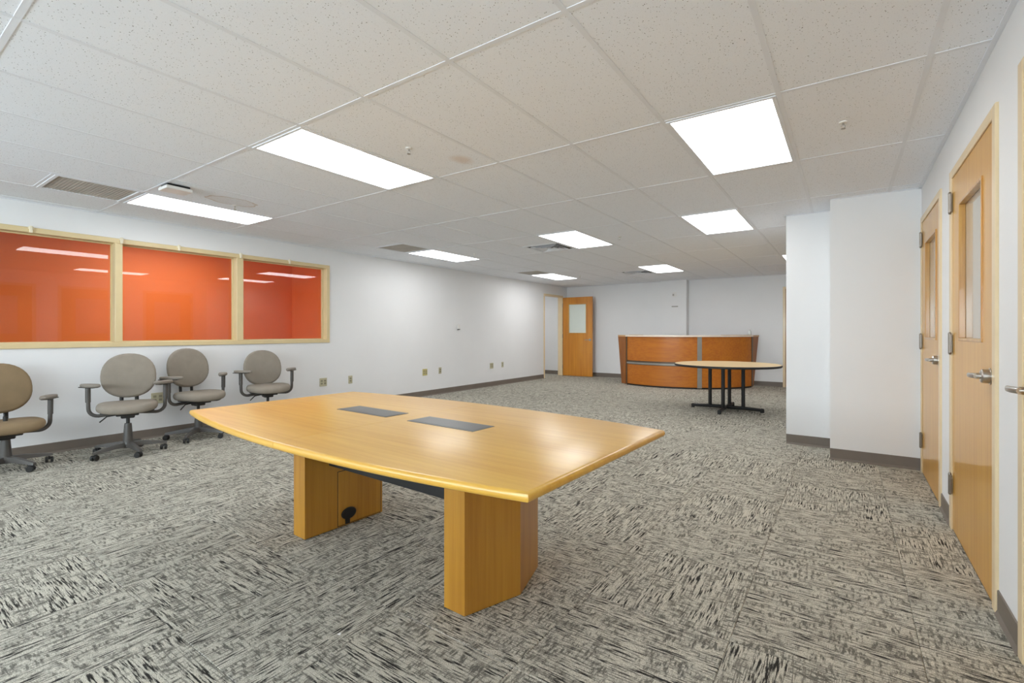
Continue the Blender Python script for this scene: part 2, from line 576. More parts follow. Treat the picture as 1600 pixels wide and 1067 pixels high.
cproto = {}
tees_x = []
XRR = XR + 0.6
for i in range(-9, 6):
    for j in range(-3, 9):
        x0, x1 = max(gx(i), XL), min(gx(i + 1), XR if gy(j + 1) < 7.0 else XRR)
        y0, y1 = max(gy(j), YB), min(gy(j + 1), YF)
        if x1 - x0 < 0.02 or y1 - y0 < 0.02: continue
        if j < -2: continue
        parts = [(y0, y1)]
        if (i, j) in LIGHTS: continue
        for (vi, vj, up) in HALF_VENTS:
            if (vi, vj) == (i, j): parts = [(y0, (y0 + y1) / 2)]
        for (a, b) in parts:
            w, h = (x1 - x0) / 2 - 0.001, (b - a) / 2 - 0.001
            key = (round(w, 3), round(h, 3))
            mat = STAIN.get((i, j))
            if key in cproto and mat is None:
                o = dup(cproto[key], parent=ceil)
            else:
                o = ctile_mesh(w, h).build('ceiling_tile', mat or M['ceil'], ceil)
                if mat is None: cproto[key] = o
                elif (i, j) == (-6, 0): o['label'] = 'ceiling tile with brown ring-shaped water stain'
            o.location = ((x0 + x1) / 2, (a + b) / 2, TZ)
STW = 0.012
for i in range(-8, 6):
    x = gx(i)
    y0, y1 = -2.2, YF
    if x < XL + 0.02 or x > XRR - 0.02: continue
    if x > XR: y0 = 7.35
    MB().box(x - STW, x + STW, y0, y1, H, H + 0.007).build('grid_runner', M['grid'], ceil)
for j in range(-2, 9):
    y = gy(j)
    MB().box(XL, XR if y < 7 else XRR, y - STW, y + STW, H + 0.0004, H + 0.0068).build('cross_tee', M['grid'], ceil)
for (vi, vj, up) in HALF_VENTS:
    y = gy(vj) + TILE
    MB().box(gx(vi), gx(vi + 1), y - STW, y + STW, H + 0.0004, H + 0.0068).build('cross_tee', M['grid'], ceil)


def angle(x0, x1, y0, y1):
    MB().box(x0, x1, y0, y1, H - 0.0012, H + 0.006, 0.0008).build('wall_angle', M['grid'], ceil)


angle(XL, XL + 0.02, -2.5, YF)
angle(XR - 0.022, XR, -2.5, 5.5)
angle(XL, XRR, YF - 0.02, YF)
angle(-0.135, XR, 5.478, 5.5)
angle(-0.567, -0.135, 5.978, 6.0)
angle(-0.567, -0.545, 6.0, 7.35)

# ---- baseboards (rubber cove)
BH, BT = 0.105, 0.009


def cove(name, pts_a, pts_b, n, label):
    """cove base from a to b, n = unit vector into the room"""
    ax, ay = pts_a; bx, by = pts_b
    prof = [(0, 0), (0.016, 0), (0.012, 0.006), (BT * 0.6, 0.018), (BT * 0.6, BH - 0.003), (0.002, BH), (0, BH)]
    mb = MB()
    mb.ring([[(ax + n[0] * d, ay + n[1] * d, z) for d, z in prof], [(bx + n[0] * d, by + n[1] * d, z) for d, z in prof]])
    return struct(mb.build(name, M['base']), label)


cove('baseboard_left', (XL, YB), (XL, DL[0] - 0.05), (1, 0), 'taupe rubber baseboard along the left wall')
cove('baseboard_right', (XR, D1[1]), (XR, D2[0]), (-1, 0), 'short taupe baseboard between the two glazed doors on the right')
cove('baseboard_near', (XR, D3[1]), (XR, D1[0]), (-1, 0), 'taupe baseboard at the right edge beside the nearest door')
cove('baseboard_far', (XL, YF), (CX0, YF), (0, -1), 'taupe baseboard of the far wall left of the column')
cove('baseboard_end', (CX1, YF), (FD[0] - 0.0, YF), (0, -1), 'taupe baseboard of the far wall right of the reception desk')
cove('baseboard_block', (-0.135, 5.5), (XR, 5.5), (0, -1), 'taupe baseboard on the near face of the stepped wall block')
cove('baseboard_step', (-0.545, 6.0), (-0.135, 6.0), (0, -1), 'taupe baseboard on the set-back face of the stepped wall block')
cove('baseboard_corridor', (-9.2, YF), (XL - T, YF), (0, -1), 'taupe baseboard in the corridor beyond the open door')

# ---- interior window strip on the left wall
win = thing('window_1', 'long interior window strip in a khaki frame showing the orange room', 'window', (XL, 0, 0), kind='structure')
wy0, wy1, wz0, wz1 = WIN
P = 0.014            # frame stands proud of the wall
RB = 0.125            # depth of the frame
FW = 0.052
MB().box(-RB - P, P, wy0, wy1, wz0, wz0 + FW, 0.004).build('sill', M['wframe'], win)
MB().box(-RB - P, P, wy0, wy1, wz1 - FW, wz1, 0.004).build('head', M['wframe'], win)
MB().box(-RB - P, P, wy1 - FW, wy1, wz0 + FW, wz1 - FW, 0.004).build('jamb', M['wframe'], win)
MB().box(-RB - P, P, wy0, wy0 + FW, wz0 + FW, wz1 - FW, 0.004).build('jamb', M['wframe'], win)
MUL = [(0.34, 0.41), (1.825, 1.893), (3.093, 3.178)]
for a, b in MUL:
    MB().box(-RB - P, P, a, b, wz0 + FW, wz1 - FW, 0.004).build('mullion', M['wframe'], win)
edges = [wy0 + FW] + [v for m in MUL for v in m] + [wy1 - FW]
for a, b in zip(edges[0::2], edges[1::2]):
    MB().box(-0.102, -0.096, a, b, wz0 + FW, wz1 - FW).build('pane', M['glass'], win)
    s = 0.012
    g = MB()
    for q in ((a, b, wz0 + FW, wz0 + FW + s), (a, b, wz1 - FW - s, wz1 - FW), (a, a + s, wz0 + FW + s, wz1 - FW - s), (b - s, b, wz0 + FW + s, wz1 - FW - s)):
        g.box(-0.096, -0.082, *q)
    g.build('glazing_stop', M['wframe'], win)
for y in (1.17, 1.88, 2.43, 3.14, 3.81):
    MB().box(P, P + 0.02, y - 0.012, y + 0.012, wz1 - 0.055, wz1 + 0.012, 0.004).box(P, P + 0.008, y - 0.02, y + 0.02, wz1 - 0.02, wz1 + 0.004, 0.002).build('blind_clip', M['pale_clip'], win)


# ---- doors
def lever_set(parent, x, y, z, d, side=-1, mat='steel', tip=0.115, swing=0.0):
    """lever handle: d = direction of the lever along y, side = which way it projects along x"""
    h = MB().lathe([(0.0005, 0), (0.037, 0), (0.037, 0.003 * side), (0.032, 0.004 * side), (0.031, 0.028 * side), (0.026, 0.033 * side), (0.0005, 0.034 * side)], (x, y, z), 24, 'x').build('handle', M[mat], parent, True)
    MB().lathe([(0.0005, 0.014 * side), (0.014, 0.014 * side), (0.013, 0.05 * side), (0.0005, 0.052 * side)], (x, y, z), 16, 'x').build('spindle', M[mat], h, True)
    xx = x + 0.05 * side
    pts = [(xx, y - 0.012 * d, z), (xx + 0.006 * side, y + 0.02 * d, z), (xx + 0.008 * side, y + 0.06 * d, z - 0.002), (xx + 0.004 * side, y + tip * d, z - 0.004)]
    MB().tube(pts, 0.008, 12, 0.0115).build('lever', M[mat], h, True)
    return h


def hinge(parent, x, y, z, hh=0.115):
    h = MB().lathe([(0.0005, -hh / 2), (0.0085, -hh / 2), (0.0085, hh / 2), (0.0005, hh / 2)], (x - 0.012, y, z), 12).build('hinge', M['hinge'], parent, True)
    MB().box(x - 0.014, x - 0.0065, y - 0.026, y + 0.022, z - hh / 2, z + hh / 2, 0.0015).build('hinge_leaf', M['hinge'], h)
    MB().lathe([(0.0005, hh / 2), (0.0095, hh / 2), (0.006, hh / 2 + 0.01), (0.0005, hh / 2 + 0.012)], (x - 0.012, y, z), 12).lathe([(0.0005, -hh / 2 - 0.012), (0.006, -hh / 2 - 0.01), (0.0095, -hh / 2), (0.0005, -hh / 2)], (x - 0.012, y, z), 12).build('hinge_tip', M['hinge'], h, True)
    return h


def right_door(name, label, op, leaf, vis, lev_y, hinge_y, hz, fw=0.05):
    y0, y1, _, z1 = op
    d = thing(name, label, 'door', (XR, 0, 0), kind='structure')
    pr = 0.012
    # frame: two jambs and a head, wrapping the wall
    MB().box(-pr, T + pr, y0, leaf[0], 0, z1, 0.003).build('frame_jamb', M['frame'], d)
    MB().box(-pr, T + pr, leaf[1], y1, 0, z1, 0.003).build('frame_jamb', M['frame'], d)
    MB().box(-pr, T + pr, leaf[0], leaf[1], z1 - fw, z1, 0.003).build('frame_head', M['frame'], d)
    a, b, c, e = vis
    g = 0.003
    lt = 0.044
    lf = wall_grid(MB(), 'x', -0.004, lt, leaf[0] + g, leaf[1] - g, 0.008, z1 - fw - g, [vis]).build('leaf', M['door'], d)
    MB().box(0.020, 0.026, a, b, c, e).build('vision_pane', M['frost_dim'], lf)
    s = 0.016
    bd = MB()
    for q in ((a, b, c, c + s), (a, b, e - s, e), (a, a + s, c + s, e - s), (b - s, b, c + s, e - s)):
        bd.box(-0.010, 0.020, *q, 0.002)
        bd.box(0.026, 0.050, *q, 0.002)
    bd.build('glazing_bead', M['bead'], lf)
    if lev_y: lever_set(lf, -0.004, lev_y, 1.01, 1)
    for z in hz: hinge(d, -0.004, hinge_y, z)
    return d


right_door('door_1', 'nearer full maple door with tall vision panel on the right wall', D1, (2.945, 3.962), (3.16, 3.74, 1.16, 1.955), 3.012, 3.966, (0.28, 1.14, 2.0))
right_door('door_2', 'further maple door with vision panel tucked against the stepped wall block', D2, (4.455, 5.41), (4.61, 5.19, 1.15, 1.955), 4.53, 5.412, (0.28, 1.13, 2.0))
right_door('door_3', 'door at the right edge of the picture with only its frame edge and lever in view', D3, (1.51, 2.495), (1.72, 2.30, 1.16, 1.955), 2.335, 1.505, (0.28, 1.13, 2.0))

# far-left opening with the leaf standing open into the room
d4 = thing('door_4', 'amber wooden door with square glass standing open at the far left corner', 'door', (0, 0, 0), kind='structure')
y0, y1, _, z1 = DL
MB().box(XL - T - 0.012, XL + 0.012, y0 - 0.05, y0, 0, z1 + 0.05, 0.003).build('frame_jamb', M['frame'], d4)
MB().box(XL - T - 0.012, XL + 0.012, y1, y1 + 0.05, 0, z1 + 0.05, 0.003).build('frame_jamb', M['frame'], d4)
MB().box(XL - T - 0.012, XL + 0.012, y0, y1, z1, z1 + 0.05, 0.003).build('frame_head', M['frame'], d4)
lx0, lx1, ly0, ly1 = XL + 0.03, -5.60, 11.80, 11.845
vx = (lx0 + 0.17, lx1 - 0.17, 1.17, 1.98)
lf = wall_grid(MB(), 'y', ly0, ly1, lx0, lx1, 0.01, 2.16, [vx]).build('leaf', M['door_far'], d4)
MB().box(vx[0], vx[1], ly0 + 0.02, ly0 + 0.026, vx[2], vx[3]).build('vision_pane', M['frost'], lf)
bd = MB()
s = 0.018
for q in ((vx[0], vx[1], vx[2], vx[2] + s), (vx[0], vx[1], vx[3] - s, vx[3]), (vx[0], vx[0] + s, vx[2] + s, vx[3] - s), (vx[1] - s, vx[1], vx[2] + s, vx[3] - s)):
    bd.box(q[0], q[1], ly0 - 0.006, ly0 + 0.02, q[2], q[3], 0.002)
    bd.box(q[0], q[1], ly0 + 0.026, ly1 + 0.006, q[2], q[3], 0.002)
bd.build('glazing_bead', M['bead'], lf)
hx = lx1 - 0.065
h = MB().lathe([(0.0005, 0), (0.034, 0), (0.036, -0.004), (0.03, -0.014), (0.0005, -0.016)], (hx, ly0, 1.0), 24, 'y').build('handle', M['steel'], lf, True)
MB().lathe([(0.0005, -0.014), (0.013, -0.014), (0.012, -0.055), (0.0005, -0.056)], (hx, ly0, 1.0), 14, 'y').build('spindle', M['steel'], h, True)
MB().tube([(hx + 0.012, ly0 - 0.055, 1.0), (hx - 0.03, ly0 - 0.062, 1.0), (hx - 0.13, ly0 - 0.058, 0.996)], 0.009, 12).build('lever', M['steel'], h, True)
for z in (0.25, 1.1, 1.95):
    MB().lathe([(0.0005, -0.055), (0.009, -0.055), (0.009, 0.055), (0.0005, 0.055)], (XL + 0.022, 11.80, z), 12).build('hinge', M['hinge'], d4, True)

# door at the far right, mostly hidden behind the block
d5 = thing('door_5', 'tan door frame on the far wall, mostly hidden behind the stepped block', 'door', (0, 0, 0), kind='structure')
a, b, _, z1 = FD
MB().box(a, a + 0.05, YF - 0.014, YF + T, 0, z1, 0.003).build('frame_jamb', M['frame'], d5)
MB().box(b - 0.05, b, YF - 0.014, YF + T, 0, z1, 0.003).build('frame_jamb', M['frame'], d5)
MB().box(a + 0.05, b - 0.05, YF - 0.014, YF + T, z1 - 0.05, z1, 0.003).build('frame_head', M['frame'], d5)
MB().box(a + 0.053, b - 0.053, YF + 0.01, YF + 0.055, 0.008, z1 - 0.053, 0.002).build('leaf', M['door_far'], d5)


# ================================================================== CEILING FITTINGS
def troffer(label, i, j, lens='lens', group='lit ceiling panels'):
    cx, cy = (gx(i) + gx(i + 1)) / 2, (gy(j) + gy(j + 1)) / 2
    t = thing('ceiling_light', label, 'ceiling light', (cx, cy, H), 0, group)
    a, b = TILE / 2 - 0.012, TILE - 0.012
    f = 0.022
    mb = MB()
    for q in ((-a, a, -b, -b + f), (-a, a, b - f, b), (-a, -a + f, -b + f, b - f), (a - f, a, -b + f, b - f)):
        mb.box(q[0], q[1], q[2], q[3], -0.004, 0.012, 0.0015)
    mb.build('frame', M['grid'], t)
    mb = MB()
    for q in ((-a, a, -b, -b + 0.004), (-a, a, b - 0.004, b), (-a, -a + 0.004, -b, b), (a - 0.004, a, -b, b)):
        mb.box(q[0], q[1], q[2], q[3], 0.012, 0.026)
    mb.build('housing', M['grid'], t)
    MB().box(-a + f, a - f, -b + f, b - f, 0.001, 0.006).build('lens', M[lens], t)
    return t


LL = {(-3, 0): 'large ceiling light panel above the conference table',
      (1, 1): 'ceiling light panel nearest the two wooden doors on the right',
      (-7, 0): 'ceiling light panel above the window strip beside a grey return grille',
      (-7, 3): 'ceiling light panel by the left wall, just past the window strip',
      (-3, 3): 'ceiling light panel beside the louvred air diffuser',
      (0, 3): 'ceiling light panel in front of the stepped wall block',
      (-7, 6): 'ceiling light panel nearest the far left open door',
      (-3, 6): 'ceiling light panel nearest the reception desk',
      (1, 6): 'ceiling light panel mostly hidden behind the stepped wall block',
      (-7, -3): 'unseen ceiling light panel added at the near end by the left wall',
      (-3, -3): 'ceiling light panel at the near end in the middle of the room',
      (1, -2): 'ceiling light panel at the near end by the right wall'}
for (i, j) in LIGHTS: troffer(LL[(i, j)], i, j, {6: 'lens_far', 3: 'lens_mid'}.get(j, 'lens'))
# unseen lamps added to brighten the neighbouring rooms
t = thing('ceiling_light', 'unseen ceiling panel added to light the orange room', 'ceiling light', (XL - 1.1, 2.9, H + 0.02), 0, 'added next room fill')
MB().box(-0.3, 0.3, -0.6, 0.6, 0, 0.008).build('lens', M['fill_lens'], t)
t = thing('ceiling_light', 'unseen ceiling panel added to light the corridor beyond the open door', 'ceiling light', (-8.0, 10.8, H + 0.02), 0, 'added next room fill')
MB().box(-0.3, 0.3, -0.6, 0.6, 0, 0.008).build('lens', M['fill_lens'], t)
t = thing('ceiling_light', 'unseen ceiling panel added to light the office behind the glazed doors', 'ceiling light', (XR + 1.3, 3.9, H + 0.02), 0, 'added next room fill')
MB().box(-0.3, 0.3, -0.6, 0.6, 0, 0.008).build('lens', M['fill_lens_office'], t)


def half_cell(i, j): return (gx(i) + gx(i + 1)) / 2, gy(j) + 1.5 * TILE


def return_grille(label, i, j):
    cx, cy = half_cell(i, j)
    t = thing('return_grille', label, 'air vent', (cx, cy, H), 0, 'grey return air grilles')
    a = TILE / 2 - 0.012; f = 0.026
    mb = MB()
    for q in ((-a, a, -a, -a + f), (-a, a, a - f, a), (-a, -a + f, -a + f, a - f), (a - f, a, -a + f, a - f)):
        mb.box(*q, -0.003, 0.012, 0.0015)
    mb.build('frame', M['grid'], t)
    MB().box(-a + f, a - f, -a + f, a - f, 0.012, 0.016).build('backing', M['grille'], t)
    mb = MB()
    n = 22
    for k in range(1, n):
        p = -a + f + (2 * a - 2 * f) * k / n
        mb.box(p - 0.004, p + 0.004, -a + f, a - f, 0.003, 0.012)
        mb.box(-a + f, a - f, p - 0.004, p + 0.004, 0.0032, 0.0118)
    o = mb.build('perforated_core', M['grille'], t); o['kind'] = 'stuff'
    return t


return_grille('dusty grey return grille nearest the camera, beside the ceiling light above the window', -7, -1)
return_grille('grey return grille past the window strip, touching a ceiling light', -7, 2)
return_grille('grey return grille nearest the far left open door', -7, 5)


def diffuser(label, i, j):
    cx, cy = half_cell(i, j)
    t = thing('air_diffuser', label, 'air vent', (cx, cy, H), 0, 'louvred air diffusers')
    a = TILE / 2 - 0.012
    MB().box(-a, a, -a, a, 0.014, 0.022).build('duct_box', M['vent_dark'], t)
    def sq(r, z): return [(-r, -r, z), (r, -r, z), (r, r, z), (-r, r, z)]
    MB().ring([sq(a, 0.01), sq(a, -0.002), sq(a - 0.02, -0.004), sq(a - 0.03, 0.004)], cap=False).build('rim', M['grid'], t)
    for k, r in enumerate((0.215, 0.155, 0.095)):
        MB().ring([sq(r, -0.008), sq(r - 0.002, -0.010), sq(r - 0.020, 0.0135), sq(r - 0.018, 0.0138), sq(r, -0.008)], cap=False).build('louver', M['grid'], t)
    MB().box(-0.03, 0.03, -0.03, 0.03, -0.008, 0.0, 0.002).build('louver', M['grid'], t)
    return t


diffuser('louvred square air diffuser with dark slots, larger of the two', -4, 3)
diffuser('louvred air diffuser near the reception desk, smaller of the two', -4, 6)


def sprinkler(label, x, y):
    t = thing('sprinkler', label, 'sprinkler', (x, y, H), 0, 'ceiling sprinkler heads'); t.scale = (0.7, 0.7, 0.7)
    MB().lathe([(0.0005, 0.006), (0.034, 0.006), (0.032, -0.002), (0.014, -0.008), (0.0005, -0.008)], n=20).build('escutcheon', M['white_plastic'], t, True)
    MB().lathe([(0.0005, -0.006), (0.008, -0.006), (0.008, -0.024), (0.0005, -0.024)], n=12).build('stem', M['steel'], t, True)
    MB().tube([(-0.008, 0, -0.022), (-0.016, 0, -0.036), (-0.006, 0, -0.052)], 0.003, 6).tube([(0.008, 0, -0.022), (0.016, 0, -0.036), (0.006, 0, -0.052)], 0.003, 6).build('yoke', M['steel'], t, True)
    MB().lathe([(0.0005, -0.050), (0.018, -0.052), (0.018, -0.055), (0.0005, -0.055)], n=12).build('deflector', M['hinge'], t, True)
    return t


sprinkler('sprinkler head between the conference table light and the camera ceiling', -2.466, 2.307)
sprinkler('sprinkler head nearest the right-hand doors', -0.02, 3.509)
sprinkler('sprinkler head past the louvred diffuser, mid room', -2.471, 6.038)
sprinkler('sprinkler head by the left wall past the window strip', -4.946, 6.039)
sprinkler('sprinkler head inside the brown water stain', -5.0, 2.36)
sprinkler('sprinkler head nearest the far left open door', -4.93, 9.75)

t = thing('ceiling_box', 'square white box hanging just under the ceiling above the window strip', 'ceiling box', (-4.765, 1.758, H), 0)
MB().box(-0.07, 0.07, -0.085, 0.085, -0.018, 0.0, 0.002).build('mounting_plate', M['black'], t)
MB().box(-0.085, 0.085, -0.10, 0.10, -0.046, -0.018, 0.006, 2).build('cover', M['white_plastic'], t)


# ================================================================== WALL FITTINGS
def outlet(label, y, z, gang, mat='almond', kind='socket'):
    w = 0.062 if gang == 2 else 0.038
    hh = 0.062
    t = thing('wall_outlet', label, 'wall outlet', (XL, y, z), 0, 'outlets along the left wall')
    MB().box(0, 0.007, -w, w, -hh, hh, 0.003).build('cover_plate', M[mat], t)
    for k in range(gang):
        yy = 0 if gang == 1 else (-0.028 + 0.056 * k)
        for zz in (-0.02, 0.02):
            s = MB().box(0.007, 0.0095, yy - 0.016, yy + 0.016, zz - 0.0145, zz + 0.0145, 0.002).build('socket', M['ivory'], t)
            MB().box(0.0095, 0.0101, yy - 0.008, yy - 0.005, zz - 0.005, zz + 0.007).box(0.0095, 0.0101, yy + 0.005, yy + 0.008, zz - 0.005, zz + 0.007).build('slots', M['socket_dark'], s)
    return t


outlet('almond double outlet hidden partly behind the second chair', 2.22, 0.45, 2)
outlet('almond double outlet on the wall above the left end of the table', 4.355, 0.45, 2)
outlet('single almond outlet right of the double one behind the table', 4.84, 0.45, 1)
outlet('yellowed double outlet in the middle of the left wall', 6.495, 0.454, 2, 'yellowed')
outlet('single outlet right of the yellowed double one', 6.906, 0.459, 1)
outlet('double outlet furthest along the left wall', 8.563, 0.457, 2)
outlet('single outlet furthest along the left wall', 8.976, 0.46, 1)
t = thing('thermostat', 'small white thermostat with dark lower edge on the left wall', 'thermostat', (XL, 7.44, 1.31), 0)
MB().box(0, 0.022, -0.035, 0.035, -0.04, 0.055, 0.004).build('cover', M['white_plastic'], t)
MB().box(0.004, 0.026, -0.033, 0.033, -0.055, -0.04, 0.002).build('lower_edge', M['socket_dark'], t)
YC = YF - 0.2
t = thing('wall_sensor', 'tiny white sensor plate with dark knob high on the far column', 'sensor', (-3.46, YC, 2.12), 0)
MB().box(-0.035, 0.06, -0.012, 0, -0.05, 0.06, 0.003).build('cover_plate', M['white_plastic'], t)
MB().box(-0.03, 0.005, -0.035, -0.012, -0.035, 0.015, 0.004).build('knob', M['hinge'], t)
t = thing('sign_rail', 'narrow grey rail below the sensor on the far column', 'rail', (-3.44, YC, 1.83), 0)
MB().box(-0.075, 0.075, -0.018, 0, -0.010, 0.012, 0.002).build('rail', M['hinge'], t)
MB().box(-0.075, 0.075, -0.022, -0.016, -0.013, 0.0, 0.001).build('rail_lip', M['grey_strip'], t)

# ================================================================== CONFERENCE TABLE
tb = thing('conference_table', 'boat-shaped maple conference table on two angled pedestals', 'table', (-2.01, 1.816, 0), -0.038)
TZ0, TZ1 = 0.702, 0.735
XE, YE, YM = 1.262, 0.577, 0.699


def side_y(x): return YM - (YM - YE) * (x / XE) ** 2


hatch_c = [(-0.33, 0.06), (0.315, 0.06)]
for s in (-1, 1):
    xs = [0.0008 + (XE - 0.0008) * k / 14 for k in range(15)]
    lo = [(s * x, -side_y(x)) for x in xs]
    hi = [(s * x, side_y(x)) for x in reversed(xs)]
    pts = lo + hi
    bm = MB()
    prof = [(0.010, TZ0), (0.003, TZ0 + 0.004), (0.0, TZ0 + 0.012), (0.0, TZ0 + 0.020), (0.003, TZ1 - 0.005), (0.010, TZ1 - 0.001), (0.016, TZ1)]
    loops = []
    for ins, z in prof:
        lp = []
        for (x, y) in pts:
            ex = max(abs(x) - (ins if abs(x) > XE - 0.02 else 0), 0.0008)
            ey = max(abs(y) - ins, 0)
            lp.append((s * ex, math.copysign(ey, y), z))
        loops.append(lp)
    bm.ring(loops)
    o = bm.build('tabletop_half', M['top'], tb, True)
for k, (hx, hy) in enumerate(hatch_c):
    hb = MB().box(hx - 0.235, hx + 0.235, hy - 0.082, hy + 0.082, TZ1 - 0.004, TZ1 + 0.0018, 0.0008).build('cable_hatch', M['hatch'], tb)
    hb['label'] = 'dark grey rectangular cable hatch flush in the tabletop'
    MB().box(hx - 0.22, hx + 0.22, hy - 0.068, hy + 0.068, TZ1 + 0.0018, TZ1 + 0.0026, 0.0004).build('hatch_lid', M['hatch'], hb)
for s in (-1, 1):
    pts = [(s * 0.567, -0.229), (s * 0.688, -0.229), (s * 0.776, 0.052), (s * 0.692, 0.321), (s * 0.567, 0.321)]
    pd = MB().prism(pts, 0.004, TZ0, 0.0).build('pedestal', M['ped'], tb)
    MB().prism([(x * 0.985 if abs(x) > 0.6 else x * 1.01, y * 0.97) for x, y in pts], 0.0, 0.004).build('plinth', M['black'], pd)
    if s < 0:
        MB().box(-0.568, -0.5662, -0.016, 0.309, 0.008, 0.349).build('panel_gap', M['black'], pd)
        MB().box(-0.567, -0.5635, -0.012, 0.305, 0.012, 0.345, 0.001).build('access_panel', M['ped'], pd)
        lp = [(0.052 * math.cos(2 * math.pi * k / 24), 0.036 * math.sin(2 * math.pi * k / 24)) for k in range(24)]
        mb = MB()
        mb.ring([[(-0.5635, 0.06 + u, 0.075 + v) for u, v in lp], [(-0.5585, 0.06 + u, 0.075 + v) for u, v in lp], [(-0.556, 0.06 + u * 0.85, 0.075 + v * 0.85) for u, v in lp]])
        mb.box(-0.5635, -0.556, 0.035, 0.065, 0.012, 0.05)
        g = mb.build('cable_grommet', M['black'], pd); g['label'] = 'black oval cable grommet'
MB().box(-0.567, 0.567, -0.075, -0.055, 0.40, TZ0, 0.002).box(-0.567, 0.567, -0.055, 0.12, 0.40, 0.412, 0.002).box(-0.567, 0.567, 0.108, 0.12, 0.412, TZ0, 0.002).build('cable_trough', M['black'], tb)

# ================================================================== ROUND TABLE
rt = thing('round_table', 'round pale maple table with black edge and black cross base', 'table', (-1.545, 8.06, 0), 0)
RZ = 0.715
RR = 0.765
MB().lathe([(0.0005, RZ - 0.004), (RR - 0.012, RZ - 0.004), (RR - 0.008, RZ), (0.0005, RZ)], n=72).build('tabletop', M['round'], rt, True)
MB().lathe([(0.0005, RZ - 0.034), (RR - 0.01, RZ - 0.034), (RR, RZ - 0.026), (RR, RZ - 0.006), (RR - 0.008, RZ - 0.0005), (RR - 0.0125, RZ - 0.0005), (RR - 0.0125, RZ - 0.006), (0.0005, RZ - 0.006)], n=72).build('edge_band', M['black'], rt, True)
for k in range(4):
    a = k * math.pi / 2
    ca, sa = math.cos(a), math.sin(a)
    MB().lathe([(0.0005, 0.05), (0.027, 0.05), (0.027, RZ - 0.045), (0.0005, RZ - 0.045)], (0.24 * ca, 0.24 * sa, 0), 20).build('column', M['black'], rt, True)
    f = MB().tube([(0.0, 0.0, 0.048), (0.24 * ca, 0.24 * sa, 0.046), (0.50 * ca, 0.50 * sa, 0.036)], [0.026, 0.026, 0.022], 10).build('foot', M['black'], rt, True)
    MB().lathe([(0.0005, 0.0), (0.026, 0.0), (0.028, 0.01), (0.028, 0.05), (0.02, 0.06), (0.0005, 0.06)], (0.50 * ca, 0.50 * sa, 0), 14).build('glide', M['black'], f, True)
    MB().box(-0.02, 0.36, -0.02, 0.02, RZ - 0.048, RZ - 0.034, 0.002, mat=Matrix.Rotation(a, 4, 'Z')).build('top_plate', M['black'], rt)

# ================================================================== RECEPTION DESK
RV, FV = Vector((0.8208, 0.5712, 0)), Vector((-0.5712, 0.8208, 0))


def cw(lat, dep): return RV * lat + FV * dep


PL, PM, PR = cw(2.64, 11.12), cw(3.95, 10.15), cw(5.24, 10.52)


def circle3(a, b, c):
    ax, ay, bx, by, cx, cy = a.x, a.y, b.x, b.y, c.x, c.y
    d = 2 * (ax * (by - cy) + bx * (cy - ay) + cx * (ay - by))
    ux = ((ax * ax + ay * ay) * (by - cy) + (bx * bx + by * by) * (cy - ay) + (cx * cx + cy * cy) * (ay - by)) / d
    uy = ((ax * ax + ay * ay) * (cx - bx) + (bx * bx + by * by) * (ax - cx) + (cx * cx + cy * cy) * (bx - ax)) / d
    return Vector((ux, uy, 0))


CC = circle3(PL, PM, PR)
DR = (PL - CC).length
aL = math.atan2(PL.y - CC.y, PL.x - CC.x)
aM = math.atan2(PM.y - CC.y, PM.x - CC.x)
aR = math.atan2(PR.y - CC.y, PR.x - CC.x)
for _ in range(2):
    if aM < aL: aM += 2 * math.pi
    if aR < aM: aR += 2 * math.pi
origin = Vector(((PL.x + PR.x) / 2, (PL.y + PR.y) / 2, 0))
dk = thing('reception_desk', 'bowed cherry-coloured reception desk with grey strips in front of the far wall', 'desk', origin)


def dp(a, r, z):
    return (CC.x + r * math.cos(a) - origin.x, CC.y + r * math.sin(a) - origin.y, z)


def arc_slab(a0, a1, r0, r1, z0, z1, n=14):
    mb = MB()
    mb.ring([[dp(a0 + (a1 - a0) * k / n, r0, z0), dp(a0 + (a1 - a0) * k / n, r1, z0), dp(a0 + (a1 - a0) * k / n, r1, z1), dp(a0 + (a1 - a0) * k / n, r0, z1)] for k in range(n + 1)])
    return mb


DZ = 1.105
pw = 0.045 / DR
MIDS = [(aL + 0.02, aM - pw), (aM + pw, aR - 0.02)]
for (a0, a1) in MIDS:
    for (z0, z1) in ((0.035, 0.475), (0.565, DZ)):
        pn = arc_slab(a0, a1, DR - 0.03, DR, z0, z1, 18).build('front_panel', M['desk'], dk, True)
    arc_slab(a0, a1, DR - 0.03, DR - 0.012, 0.475, 0.565, 18).build('groove', M['brown_strip'], dk, True)
    arc_slab(a0, a1, DR - 0.012, DR + 0.010, 0.490, 0.530, 18).build('rail', M['grey_strip'], dk, True)
    arc_slab(a0, a1, DR - 0.012, DR + 0.006, 0.545, 0.560, 18).build('rail', M['brown_strip'], dk, True)
arc_slab(aM - pw, aM + pw, DR - 0.03, DR + 0.012, 0.02, DZ, 3).build('centre_post', M['grey_strip'], dk, True)
arc_slab(aL - 0.012, aL + 0.02, DR - 0.035, DR + 0.012, 0.02, DZ, 2).build('end_post', M['brown_strip'], dk, True)
arc_slab(aR - 0.02, aR + 0.012, DR - 0.035, DR + 0.012, 0.02, DZ, 2).build('end_post', M['brown_strip'], dk, True)
arc_slab(aL, aR, DR - 0.06, DR - 0.012, 0.0, 0.035, 24).build('toe_kick', M['black'], dk, True)
